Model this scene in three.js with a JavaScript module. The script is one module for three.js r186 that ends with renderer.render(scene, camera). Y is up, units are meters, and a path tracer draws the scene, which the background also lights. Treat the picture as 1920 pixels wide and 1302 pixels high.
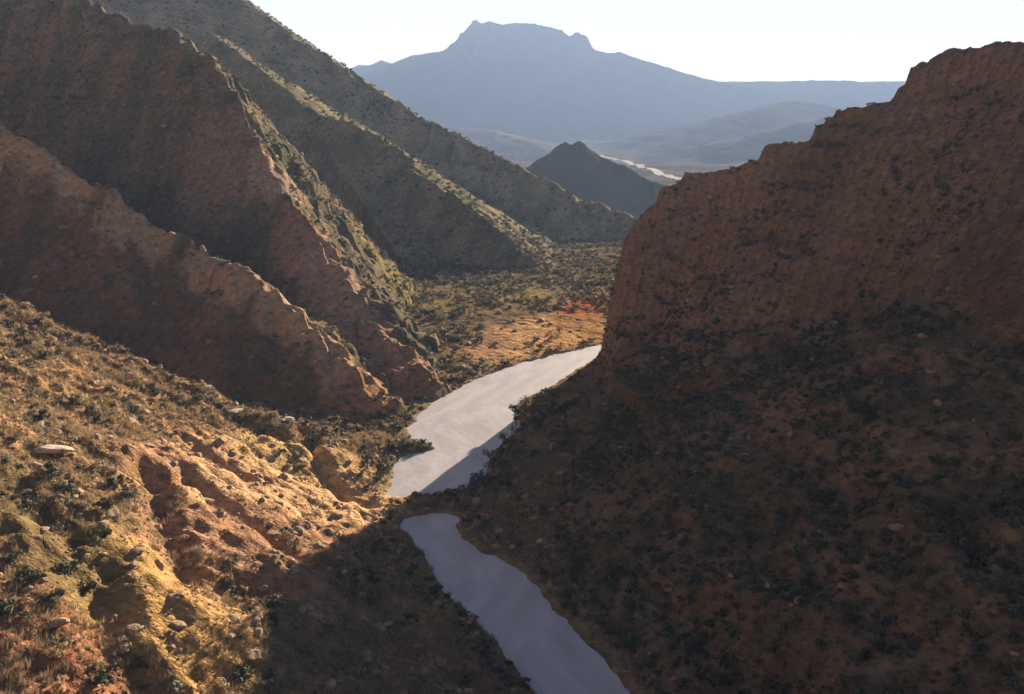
import * as THREE from 'three';
import { mergeGeometries } from 'three/addons/utils/BufferGeometryUtils.js';

// ---------------------------------------------------------------- camera, sky, sun, exposure
const scene = new THREE.Scene();
const PITCH = THREE.MathUtils.degToRad(14.15), FOCAL = 1789, EYE = 80;
const camera = new THREE.PerspectiveCamera(40, 1024 / 694, 0.5, 30000);
camera.position.set(0, EYE, 0);
camera.rotation.set(-PITCH, 0, 0);
scene.add(camera);

const SUN_AZ = THREE.MathUtils.degToRad(65), SUN_EL = THREE.MathUtils.degToRad(12.4);
const sunDir = new THREE.Vector3(Math.cos(SUN_AZ) * Math.cos(SUN_EL), Math.sin(SUN_EL), -Math.sin(SUN_AZ) * Math.cos(SUN_EL));
// a clear, hazy late-afternoon sky: white round the horizon, cut steeply to dark blue above to keep shade deep
function hazySky() {
  const W = 512, H = 256, d = new Float32Array(W * H * 4);
  for (let j = 0; j < H; j++) {
    const el = ((j + 0.5) / H - 0.5) * Math.PI, s = Math.max(0, Math.sin(el));
    const f = 1 / (1 + Math.pow(s / 0.135, 3.2)), w = Math.exp(-s * 40);
    for (let i = 0; i < W; i++) {
      const k = (j * W + i) * 4;
      d[k] = 0.0052 + 0.368 * f - 0.012 * w;
      d[k + 1] = 0.0092 + 0.352 * f - 0.012 * w;
      d[k + 2] = 0.0205 + 0.315 * f + 0.0 * w;
      d[k + 3] = 1;
    }
  }
  const t = new THREE.DataTexture(d, W, H, THREE.RGBAFormat, THREE.FloatType);
  t.mapping = THREE.EquirectangularReflectionMapping;
  t.magFilter = THREE.LinearFilter;
  t.needsUpdate = true;
  return t;
}
const skyTexture = hazySky();
scene.background = skyTexture;
scene.environment = skyTexture;
scene.fog = new THREE.FogExp2(new THREE.Color().setRGB(0.40, 0.58, 1.0), 1.15e-4);

const sun = new THREE.DirectionalLight(new THREE.Color().setRGB(1.0, 0.83, 0.60), 5.0);
sun.name = 'sun';
sun.position.copy(sunDir).multiplyScalar(600).add(new THREE.Vector3(0, 0, -220));
sun.target.position.set(0, 0, -220);
sun.castShadow = true;
sun.shadow.radius = 0.6;
sun.shadow.mapSize.set(4096, 4096);
Object.assign(sun.shadow.camera, { left: -420, right: 420, top: 420, bottom: -420, near: 10, far: 1600 });
scene.add(sun, sun.target);

const renderer = new THREE.WebGLRenderer({ antialias: true });
renderer.toneMapping = THREE.LinearToneMapping;
renderer.toneMappingExposure = 5.4;
renderer.shadowMap.enabled = true;

// ---------------------------------------------------------------- numbers
let seed = 20240611;
const rnd = () => { seed = (seed * 1664525 + 1013904223) >>> 0; return seed / 4294967296; };
const rr = (a, b) => a + (b - a) * rnd();
const clamp = THREE.MathUtils.clamp, lerp = THREE.MathUtils.lerp;
const sstep = (a, b, x) => { const t = clamp((x - a) / (b - a), 0, 1); return t * t * (3 - 2 * t); };
const hash = (x, y) => { let h = (Math.imul(x, 374761393) + Math.imul(y, 668265263)) | 0; h = Math.imul(h ^ (h >>> 13), 1274126177); h ^= h >>> 16; return h; };
const GX = [1, -1, 0.7071, -0.7071, 0, 0, 0.7071, -0.7071], GY = [0, 0, 0.7071, 0.7071, 1, -1, -0.7071, -0.7071];
function noise(x, y) {                                    // gradient noise, about -0.7 to 0.7
  const ix = Math.floor(x), iy = Math.floor(y), fx = x - ix, fy = y - iy;
  const u = fx * fx * fx * (fx * (fx * 6 - 15) + 10), v = fy * fy * fy * (fy * (fy * 6 - 15) + 10);
  const a = hash(ix, iy) & 7, b = hash(ix + 1, iy) & 7, c = hash(ix, iy + 1) & 7, d = hash(ix + 1, iy + 1) & 7;
  const p = GX[a] * fx + GY[a] * fy, q = GX[b] * (fx - 1) + GY[b] * fy, r = GX[c] * fx + GY[c] * (fy - 1), s = GX[d] * (fx - 1) + GY[d] * (fy - 1);
  return p + (q - p) * u + (r - p + (p - q - r + s) * u) * v;
}
const fbm = (x, y, n) => { let s = 0, a = 1; for (let i = 0; i < n; i++) { s += a * noise(x, y); x = x * 2.03 + 17.3; y = y * 2.03 - 9.1; a *= 0.5; } return s; };
const ridged = (x, y) => 1 - Math.abs(noise(x, y)) * 2.2;    // crests at 1

// ---------------------------------------------------------------- reading the photograph: a pixel (1920 x 1302) is a direction
const CP = Math.cos(PITCH), SP = Math.sin(PITCH);
const ray = (px, py) => { const x = (px - 960) / FOCAL, y = -(py - 651) / FOCAL; return [x, y * CP - SP, -y * SP - CP]; };
const at = (px, py, z) => { const d = ray(px, py), t = z / d[2]; return [d[0] * t, EYE + d[1] * t, z]; };     // at a known distance
const smooth = (P, n) => new THREE.CatmullRomCurve3(P.map(([x, z]) => new THREE.Vector3(x, 0, z)), true, 'centripetal').getPoints(n).slice(0, -1).map((p) => [p.x, p.z]);
const onWater = ([px, py]) => { const d = ray(px, py), t = -EYE / d[1]; return [d[0] * t, d[2] * t]; };       // on the river's level

// ---------------------------------------------------------------- river reaches (outlines on the water level)
const UPPER = smooth([[725, 932], [738, 902], [735, 872], [770, 852], [822, 842], [775, 826], [768, 800], [832, 744], [950, 690], [1050, 664], [1150, 642], [1300, 620], [1300, 640], [1150, 657], [1108, 680], [1078, 697], [1040, 722], [968, 762], [976, 798], [930, 842], [906, 888], [880, 912]].map(onWater), 84);
const LOWER = smooth([[748, 978], [800, 966], [852, 966], [860, 1000], [890, 1030], [955, 1056], [1010, 1110], [1070, 1172], [1130, 1232], [1192, 1302], [1290, 1420], [1120, 1450], [1002, 1302], [930, 1206], [872, 1146], [832, 1112], [806, 1060], [780, 1020]].map(onWater), 60);
const BAR = [[1128, 670], [1108, 678], [1078, 697], [1040, 722], [968, 762], [985, 796], [1050, 758], [1126, 708], [1134, 684]].map(onWater);
function riverDistance(x, z) {                            // with the small bays and points of a real shore
  const d = Math.min(polyDistance(UPPER, x, z), polyDistance(LOWER, x, z));
  return d > 12 ? d : d + 1.3 * noise(x / 5, z / 5) + 0.7 * noise(x / 1.9 + 4, z / 1.9);
}
function polyDistance(P, x, z) {                          // negative inside
  let best = 1e9, inside = false;
  for (let i = 0, j = P.length - 1; i < P.length; j = i++) {
    const [ax, az] = P[j], [bx, bz] = P[i], dx = bx - ax, dz = bz - az;
    const t = clamp(((x - ax) * dx + (z - az) * dz) / (dx * dx + dz * dz), 0, 1), ex = ax + dx * t - x, ez = az + dz * t - z;
    best = Math.min(best, ex * ex + ez * ez);
    if ((az > z) !== (bz > z) && x < ((bx - ax) * (z - az)) / (bz - az) + ax) inside = !inside;
  }
  return inside ? -Math.sqrt(best) : Math.sqrt(best);
}
// the river's left edge as x of z, for the near slope
const LEFT = [[1080, 1420], [1002, 1302], [930, 1206], [832, 1112], [800, 1058], [760, 985], [728, 932], [745, 870], [768, 800], [832, 744], [950, 690], [1050, 664], [1150, 642], [1300, 620]].map(onWater);
function leftEdge(z) {
  if (z >= LEFT[0][1]) return LEFT[0][0];
  for (let i = 1; i < LEFT.length; i++) if (z >= LEFT[i][1]) { const a = LEFT[i - 1], b = LEFT[i]; return lerp(a[0], b[0], (z - a[1]) / (b[1] - a[1])); }
  return LEFT[LEFT.length - 1][0];
}

// ---------------------------------------------------------------- landforms
// ridge: crest points; front and back are the drops with distance from the crest (front = on the right of the crest as it is walked)
function ridge(points, front, back, rough = 0) {
  const segs = []; let s = 0;
  for (let i = 1; i < points.length; i++) {
    const a = points[i - 1], b = points[i], dx = b[0] - a[0], dz = b[2] - a[2], l = Math.hypot(dx, dz) || 1e-3;
    segs.push({ ax: a[0], az: a[2], dx, dz, l2: l * l, h0: a[1], h1: b[1], s0: s, l });
    s += l;
  }
  let x0 = 1e9, x1 = -1e9, z0 = 1e9, z1 = -1e9;
  for (const p of points) { x0 = Math.min(x0, p[0]); x1 = Math.max(x1, p[0]); z0 = Math.min(z0, p[2]); z1 = Math.max(z1, p[2]); }
  return (x, z) => {
    let best = -1e9;
    for (const g of segs) {
      const t = clamp(((x - g.ax) * g.dx + (z - g.az) * g.dz) / g.l2, 0, 1);
      const ex = x - g.ax - g.dx * t, ez = z - g.az - g.dz * t, d = Math.sqrt(ex * ex + ez * ez);
      const side = g.dx * ez - g.dz * ex;                  // > 0: right of the walk (towards +z when walking +x)
      const s = g.s0 + t * g.l; let h = g.h0 + (g.h1 - g.h0) * t;
      if (rough) h += rough * Math.min(1, s / 12) * (noise(s / 11 + rough, 2.5) + 0.7 * Math.abs(noise(s / 4.1, 7.5)));
      const v = h - (side > 0 ? front : back)(d, s, h);
      if (v > best) best = v;
    }
    return best;
  };
}
const ribs = (s0, d, wave, amp, key) => { const s = s0 + wave * 0.9 * noise(s0 / (wave * 1.7) + key, d / (wave * 1.6)); return ribShape(s, d, wave, amp * (1 + 0.9 * noise(s0 / (wave * 3.1), key)), key); };
const ribShape = (s, d, wave, amp, key) => amp * Math.min(1, d / 10) * (Math.abs(noise(s / wave + key, d / (wave * 5) + key)) * 2 - 0.35 + 0.3 * noise(s / wave * 2.3, d / (wave * 1.1) - key));
const path = (list) => {
  const pts = [];
  list.forEach(([px, py, z], i) => { pts.push(at(px, py, z)); const n = list[i + 1]; if (n) for (const t of [0.25, 0.5, 0.75]) { const x = lerp(px, n[0], t), k = 7 * noise(x / 31, z / 40); pts.push(at(x + k, lerp(py, n[1], t) + 0.6 * k + 6 * noise(x / 17, 3.3), lerp(z, n[2], t) + 6 * noise(x / 23, 8.1))); } });
  return pts.reverse();
};    // given from the river upwards, walked back down

const floorLevel = (z) => (z > -360 ? 0 : lerp(0, -65, sstep(-330, -1400, z)) - 60 * sstep(-1500, -3800, z));

const spurNear = ridge(path([[800, 800, -236], [775, 785, -239], [700, 738, -247], [625, 660, -259], [560, 592, -268], [450, 512, -284], [300, 432, -300], [150, 332, -317], [0, 242, -334], [-250, 110, -365]]),
  (d, s) => 1.5 * Math.max(0, Math.sqrt(d * d + 36) - 6) + ribs(s, d, 10, 6.5, 3.1), (d, s, h) => lerp(0.7, 1.15, sstep(8, 40, h)) * d + ribs(s, d, 11, 3.5, 9.2), 2.2);
const spurMid = ridge(path([[850, 742, -262], [815, 725, -265], [720, 640, -284], [660, 560, -300], [605, 480, -318], [560, 402, -332], [492, 292, -356], [450, 200, -376], [400, 120, -396], [330, 66, -422], [100, -8, -480], [-200, -110, -560]]),
  (d, s) => 1.55 * Math.max(0, Math.sqrt(d * d + 20) - 4.5) + ribs(s, d, 15, 9, 5.7), (d, s, h) => lerp(0.72, 1.25, sstep(12, 60, h)) * d + ribs(s, d, 12, 5.5, 1.2), 3);
const spurFar = ridge(path([[1010, 500, -480], [940, 440, -500], [850, 368, -525], [760, 312, -560], [690, 256, -580], [610, 218, -592], [540, 172, -610], [470, 120, -650], [400, 60, -690]]),
  (d, s) => 1.05 * Math.max(0, Math.sqrt(d * d + 9) - 3) + ribs(s, d, 20, 10, 2.4), (d, s) => 0.62 * d + ribs(s, d, 18, 5, 7.7), 4);
const ridgeMain = ridge(path([[1215, 415, -690], [1195, 408, -700], [1100, 380, -715], [1000, 330, -735], [850, 250, -765], [700, 170, -795], [650, 132, -805], [560, 70, -825], [450, -2, -850], [300, -110, -890], [0, -280, -960]]),
  (d, s) => 0.78 * d + ribs(s, d, 30, 15, 6.1), (d, s) => 0.7 * d + ribs(s, d, 26, 6, 4.3), 4);
// the hill on the shaded side: crest walked from the far nose towards the viewer would put its river face on the left; it is walked from near to far reversed
const hillC = [[1150, 668, -304], [1150, 600, -303], [1153, 520, -301], [1165, 452, -298], [1210, 402, -294], [1250, 342, -290], [1330, 318, -284], [1400, 300, -279], [1480, 250, -271], [1600, 207, -262], [1700, 168, -254], [1716, 160, -252], [1800, 142, -240], [1920, 134, -222]].map(([px, py, z]) => at(px, py, z));
hillC.push([135, 104, -170], [160, 112, -110], [185, 118, -40], [195, 118, 60]);
const hillShaded = ridge(hillC, (d, s) => (d < 46 ? lerp(3.4, 1.28, sstep(18, 80, s)) * d : lerp(150, 58.9, sstep(18, 80, s)) + 0.52 * (d - 46)) + ribs(s, d, 17, 6, 8.8), (d, s) => 1.5 * d + ribs(s, d, 14, 2, 0.6), 0.7);

const cap = ridge([[1727, 118, -250], [1760, 104, -246], [1785, 90, -243], [1830, 84, -237], [1920, 79, -222], [2080, 60, -196], [2300, 40, -160]].map(([px, py, z]) => at(px, py, z)), (d, s) => (d < 6 ? 0.5 * d + 4.2 * Math.max(0, d - 2 - 1.2 * noise(s / 4, 3.3)) : 20 + 1.25 * (d - 6)), (d) => 1.4 * d);
const NEAR_TOP = [[0, 540, -200], [120, 590, -200], [250, 662, -204], [330, 700, -205], [420, 742, -206], [560, 782, -212], [640, 800, -217], [700, 826, -222]].map(([px, py, z]) => at(px, py, z));
function nearCrestZ(x) {
  const P = NEAR_TOP;
  if (x <= P[0][0]) return P[0][2];
  for (let i = 1; i < P.length; i++) if (x <= P[i][0]) return lerp(P[i - 1][2], P[i][2], (x - P[i - 1][0]) / (P[i][0] - P[i - 1][0]));
  return P[P.length - 1][2];
}
function nearSlope(x, z) {
  const d = leftEdge(z) - x;
  if (d < 0) return -1e3;
  let h = 0.2 + 0.40 * d + 0.0013 * d * d - 1.6 * (1 - Math.exp(-d / 5));
  const behind = nearCrestZ(x) + 2.5 * noise(x / 9, 4.4) - z;
  if (behind > 0) h -= 1.05 * (Math.sqrt(behind * behind + 4) - 2);
  h += ribs(z + x * 0.5, d, 13, 2.0, 2.2) * -1;
  return h;
}
const crestFar = (list) => list.map(([px, py, z]) => at(px, py, z < -2000 ? z * 1.5 : z));
const knoll = ridge(crestFar([[975, 330, -1300], [1030, 287, -1300], [1062, 266, -1300], [1085, 266, -1300], [1115, 288, -1300], [1165, 312, -1290], [1240, 345, -1280], [1320, 380, -1270]]), (d, s) => 0.75 * d + ribs(s, d, 22, 16, 3.3), (d, s) => 0.7 * d, 6);
const butte = ridge(crestFar([[480, 150, -5200], [640, 126, -5100], [720, 110, -5000], [800, 100, -4950], [828, 96, -4900], [850, 82, -4900], [868, 62, -4900], [890, 37, -4900], [903, 44, -4890], [917, 40, -4910], [942, 46, -4895], [968, 42, -4910], [1000, 45, -4890], [1030, 50, -4905], [1050, 56, -4900], [1068, 68, -4900], [1082, 60, -4895], [1097, 66, -4900], [1112, 92, -4900], [1140, 100, -4900], [1160, 98, -4900], [1250, 126, -4900], [1330, 150, -4900], [1380, 160, -4900], [1480, 176, -4900]]),
  (d, s) => (d < 190 ? 1.45 * d : 275 + 0.34 * (d - 190)) + ribs(s, d, 170, 70, 1.9) * Math.min(1, d / 60), (d) => 2.4 * Math.max(0, d - 20));
const plateau = ridge(crestFar([[1330, 172, -5600], [1400, 160, -5400], [1470, 152, -5300], [1600, 153, -5200], [1720, 154, -5200], [1900, 150, -5200], [2300, 160, -5200]]), (d, s) => 0.24 * d + ribs(s, d, 210, 40, 5.1), (d) => 0.4 * Math.max(0, d - 500));
const footA = ridge(crestFar([[1220, 300, -2500], [1320, 250, -2900], [1420, 205, -3300], [1500, 185, -3600]]), (d, s) => 0.2 * d + ribs(s, d, 120, 14, 4.1), (d, s) => 0.22 * d + ribs(s, d, 120, 14, 4.8));
const footB = ridge(crestFar([[1300, 290, -2300], [1400, 262, -2350], [1500, 230, -2500], [1700, 190, -2600], [1950, 180, -2600]]), (d, s) => 0.2 * d + ribs(s, d, 90, 10, 8.1), (d) => 0.3 * d);
const footC = ridge(crestFar([[820, 236, -3000], [900, 240, -2900], [980, 262, -2700], [1040, 300, -2500]]), (d, s) => 0.17 * d + ribs(s, d, 90, 12, 6.6), (d) => 0.2 * d);

// gullies and outcrops on the near slope, laid where the photograph shows them on the bare slope
const bare = (x, z) => Math.max(nearSlope(x, z), groundBase(x, z, riverDistance(x, z)));
function groundBase(x, z, rd) {
  const f = floorLevel(z);
  if (rd < 0) return f - Math.min(1.6, 0.25 - rd * 0.25);
  return f + Math.min(0.45, rd * 0.3) + Math.min(rd, 60) * 0.05;
}
function hit(px, py, F = bare) {                           // where a pixel's ray meets the ground
  const d = ray(px, py); let t0 = 60;
  for (let t = 60; t < 900; t += 1) {
    if (EYE + d[1] * t < F(d[0] * t, d[2] * t)) {
      let a = t0, b = t;
      for (let k = 0; k < 12; k++) { const m = (a + b) / 2; if (EYE + d[1] * m < F(d[0] * m, d[2] * m)) b = m; else a = m; }
      return [d[0] * b, EYE + d[1] * b, d[2] * b];
    }
    t0 = t;
  }
  return [d[0] * 900, 0, d[2] * 900];
}
const cuts = [
  [[[282, 900], [300, 960], [330, 1040], [352, 1085], [420, 1102], [480, 1104]], 3.6, 3.2],
  [[[372, 852], [410, 872], [448, 892]], 1.8, 2.2],
  [[[352, 915], [420, 955], [480, 1000], [545, 1045]], 3.0, 2.6],
  [[[565, 800], [585, 850], [612, 905], [645, 935], [690, 948]], 2.8, 2.4],
  [[[500, 1010], [540, 985], [565, 960]], 1.2, 1.6],
  [[[40, 900], [110, 980], [170, 1080], [190, 1180], [260, 1290]], 2.6, 4],
  [[[420, 770], [470, 800], [545, 830]], 2.2, 3],
].map(([P, depth, width]) => ({ P: P.map(([a, b]) => hit(a, b)), depth, width }));
const swells = [
  [[590, 930], 12, 0.3], [[480, 940], 11, 0.3], [[670, 940], 9, 0.2], [[330, 890], 9, 2.6], [[450, 860], 9, 2.4], [[560, 850], 6, 1.8], [[430, 1010], 8, 2.0], [[640, 880], 7, 2.2], [[240, 1080], 9, 1.8], [[540, 1080], 5, 1.4], [[90, 1220], 9, 2.0], [[380, 1200], 8, 1.2],
].map(([p, r, h]) => { const q = hit(...p); return { x: q[0], z: q[2], r, h }; });
function nearDetail(x, z) {
  let h = 0;
  for (const s of swells) { const q = ((x - s.x) ** 2 + (z - s.z) ** 2) / (s.r * s.r); if (q < 6) h += s.h * Math.exp(-q * 1.1); }
  const wx = x + 1.2 * noise(x / 4, z / 4), wz = z + 1.2 * noise(x / 4 + 9, z / 4);
  for (const c of cuts) {
    let b = 1e9;
    for (let i = 1; i < c.P.length; i++) {
      const p = c.P[i - 1], q = c.P[i], dx = q[0] - p[0], dz = q[2] - p[2], t = clamp(((wx - p[0]) * dx + (wz - p[2]) * dz) / (dx * dx + dz * dz), 0, 1);
      b = Math.min(b, Math.hypot(wx - p[0] - dx * t, wz - p[2] - dz * t));
    }
    if (b < c.width * 2) h -= c.depth * Math.exp(-((b / c.width) ** 2) * 1.6);
  }
  return h;
}

const FORMS = [
  { key: 'ground', f: null },
  { key: 'near', f: nearSlope, box: [-1e9, 60, -330, 200] },
  { key: 'spurNear', f: spurNear, box: [-400, 60, -480, -120] },
  { key: 'spurMid', f: spurMid, box: [-600, 80, -760, -150] },
  { key: 'spurFar', f: spurFar, box: [-700, 160, -900, -330] },
  { key: 'main', f: ridgeMain, box: [-1500, 400, -1700, -420] },
  { key: 'shaded', f: hillShaded, box: [-60, 420, -460, 200] },
  { key: 'cap', f: cap, box: [60, 420, -330, -60] },
  { key: 'knoll', f: knoll, box: [-300, 700, -1600, -900] },
  { key: 'butte', f: butte, box: [-5000, 5200, -11000, -3000] },
  { key: 'plateau', f: plateau, box: [-1500, 8000, -11000, -3500] },
  { key: 'footA', f: footA, box: [-600, 3800, -7500, -2000] },
  { key: 'footB', f: footB, box: [-600, 5000, -6000, -2000] },
  { key: 'footC', f: footC, box: [-2300, 1400, -6500, -2000] },
];
const K = 1.6;
let lastForm = 0, lastRiver = 0;
function height(x, z) {
  const nearRiver = z > -420 && x > -120 && x < 140;
  const rd = nearRiver ? riverDistance(x, z) : 60;
  const rawRiver = nearRiver ? Math.min(polyDistance(UPPER, x, z), polyDistance(LOWER, x, z)) : 60;
  let h = groundBase(x, z, rd), form = 0;
  if (z < -900) h += (26 * fbm(x / 620, z / 480, 3) + 10) * sstep(-1400, -2400, z);
  for (let i = 1; i < FORMS.length; i++) {
    const F = FORMS[i], b = F.box;
    if (x < b[0] || x > b[1] || z < b[2] || z > b[3]) continue;
    if (F.key === 'shaded' && x < leftEdge(z) + 3) continue;
    let v = F.f(x, z);
    if (nearRiver) { const free = F.key === 'shaded' ? Math.min(rawRiver, polyDistance(BAR, x, z)) : rd; v = Math.min(v, -0.35 + (F.key !== 'shaded' ? (free < 0 ? 0.6 : 1.9) * free : free < 0 ? free * 0.3 : lerp(free < 12 ? 0.42 * free : 5 + (free - 12) * 1.5, free * 7, sstep(-270, -298, z)))); }
    if (v > h - K) {
      if (v > h) form = i;
      const q = Math.max(0, K - Math.abs(v - h)) / K;
      h = Math.max(h, v) + q * q * K * 0.25;
    }
  }
  const key = FORMS[form].key;
  if (z > -520) {
    const bank = sstep(0, 7, rd);
    if (z > -330 && x < 40 && key !== 'shaded' && key !== 'spurMid') h += nearDetail(x, z) * sstep(0, 3, rd);
    const rough = key === 'ground' ? 0.35 : 1;
    if (rd > 0) h += bank * rough * (1.5 * fbm(x / 11, z / 11, 3) + 0.75 * (ridged(x / 5.2 + 3, z / 4.1) - 0.45) + 0.42 * noise(x / 1.7, z / 1.7) + 0.3 * (ridged(x / 2.3 + 9, z / 2.9) - 0.45)) + (1 - bank) * Math.min(1, rd) * 0.25 * noise(x / 1.6, z / 1.6);
    if (key === 'spurNear' || key === 'spurMid') { const o = ridged(x / 13 + 0.4 * noise(x / 5, z / 5), z / 17 + 2); h += bank * (2.6 * (o - 0.4) + 1.3 * (ridged(x / 4.3, z / 5.1 + 7) - 0.4)); }
    if (key === 'shaded' || key === 'spurNear' || key === 'spurMid') {       // ledges of harder rock
      const k = 6.3, w = h / k + 1.3 * noise(x / 34, z / 34) + 0.35 * noise(x / 9, z / 9), fr = w - Math.floor(w);
      h += bank * k * (sstep(0.3, 0.7, fr) - fr) * 0.62 * sstep(-0.25, 0.3, noise(x / 21 + 5, z / 21));
    }
  } else if (z > -1600) h += 2.6 * fbm(x / 30, z / 30, 3) + 0.8 * noise(x / 7, z / 7);
  else h += 6 * fbm(x / 110, z / 110, 3);
  // rock cap on the crest of the shaded hill: a small cliff
  lastForm = form; lastRiver = rd;
  return h;
}

// ---------------------------------------------------------------- terrain grid, split by landform
function axis(stops) {                                    // [[from, step], ..., [to]]
  const out = [];
  for (let i = 0; i < stops.length - 1; i++) for (let v = stops[i][0], e = stops[i + 1][0], n = Math.max(1, Math.round(Math.abs(e - v) / stops[i][1])), k = 0; k < n; k++) out.push(v + ((e - v) * k) / n);
  out.push(stops[stops.length - 1][0]);
  return out;
}
const X = axis([[-6500, 400], [-2800, 90], [-900, 30], [-420, 5], [-260, 1.4], [-130, 0.65], [140, 1.3], [260, 6], [500, 20], [1300, 45], [3600, 150], [6500]]);
const Z = axis([[60, 6], [-50, 1.2], [-84, 0.62], [-330, 0.95], [-520, 2], [-900, 4.5], [-1500, 22], [-2600, 60], [-7150, 14], [-7450, 80], [-8500, 250], [-9500]]);
const NX = X.length, NZ = Z.length;
console.log('grid', NX, NZ, NX * NZ);
const Hm = new Float32Array(NX * NZ), Fm = new Uint8Array(NX * NZ), Rm = new Float32Array(NX * NZ);
for (let j = 0; j < NZ; j++) for (let i = 0; i < NX; i++) { const k = j * NX + i; Hm[k] = height(X[i], Z[j]); Fm[k] = lastForm; Rm[k] = lastRiver; }
function locate(A, v, down) { let lo = 0, hi = A.length - 2; while (lo < hi) { const m = (lo + hi + 1) >> 1; if (down ? A[m] >= v : A[m] <= v) lo = m; else hi = m - 1; } return lo; }
function surface(x, z) {                                   // height, form and slope of the built ground
  const i = locate(X, x, false), j = locate(Z, z, true), u = clamp((x - X[i]) / (X[i + 1] - X[i]), 0, 1), v = clamp((z - Z[j]) / (Z[j + 1] - Z[j]), 0, 1), k = j * NX + i;
  const a = Hm[k], b = Hm[k + 1], c = Hm[k + NX], d = Hm[k + NX + 1];
  const y = u + v < 1 ? a + (b - a) * u + (c - a) * v : d + (c - d) * (1 - u) + (b - d) * (1 - v);
  return { y, form: Fm[k], river: Rm[k], sx: (b - a) / (X[i + 1] - X[i]), sz: (c - a) / (Z[j + 1] - Z[j]) };
}
const groundY = (x, z) => surface(x, z).y;
function hitGround(px, py, far = 1200) {
  const d = ray(px, py); let t0 = 60;
  for (let t = 60; t < far; t += 0.8) {
    if (EYE + d[1] * t < groundY(d[0] * t, d[2] * t)) {
      let a = t0, b = t;
      for (let k = 0; k < 10; k++) { const m = (a + b) / 2; if (EYE + d[1] * m < groundY(d[0] * m, d[2] * m)) b = m; else a = m; }
      return [d[0] * b, EYE + d[1] * b, d[2] * b];
    }
    t0 = t;
  }
  return null;
}
function inView(x, y, z) {                                 // not hidden by the ground
  const dx = x, dy = y - EYE, dz = z, n = Math.ceil(Math.hypot(dx, dz) / 3);
  for (let k = Math.floor(n * 0.2); k < n - 1; k++) { const t = k / n; if (EYE + dy * t < groundY(dx * t, dz * t)) return false; }
  return true;
}
function toPixel(x, y, z) { const dy = y - EYE, f = -z * CP - dy * SP, u = dy * CP - z * -SP * -1; const up = dy * CP + -z * SP * 1; return [960 + (FOCAL * x) / f, 651 - (FOCAL * up) / f, f]; }

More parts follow.
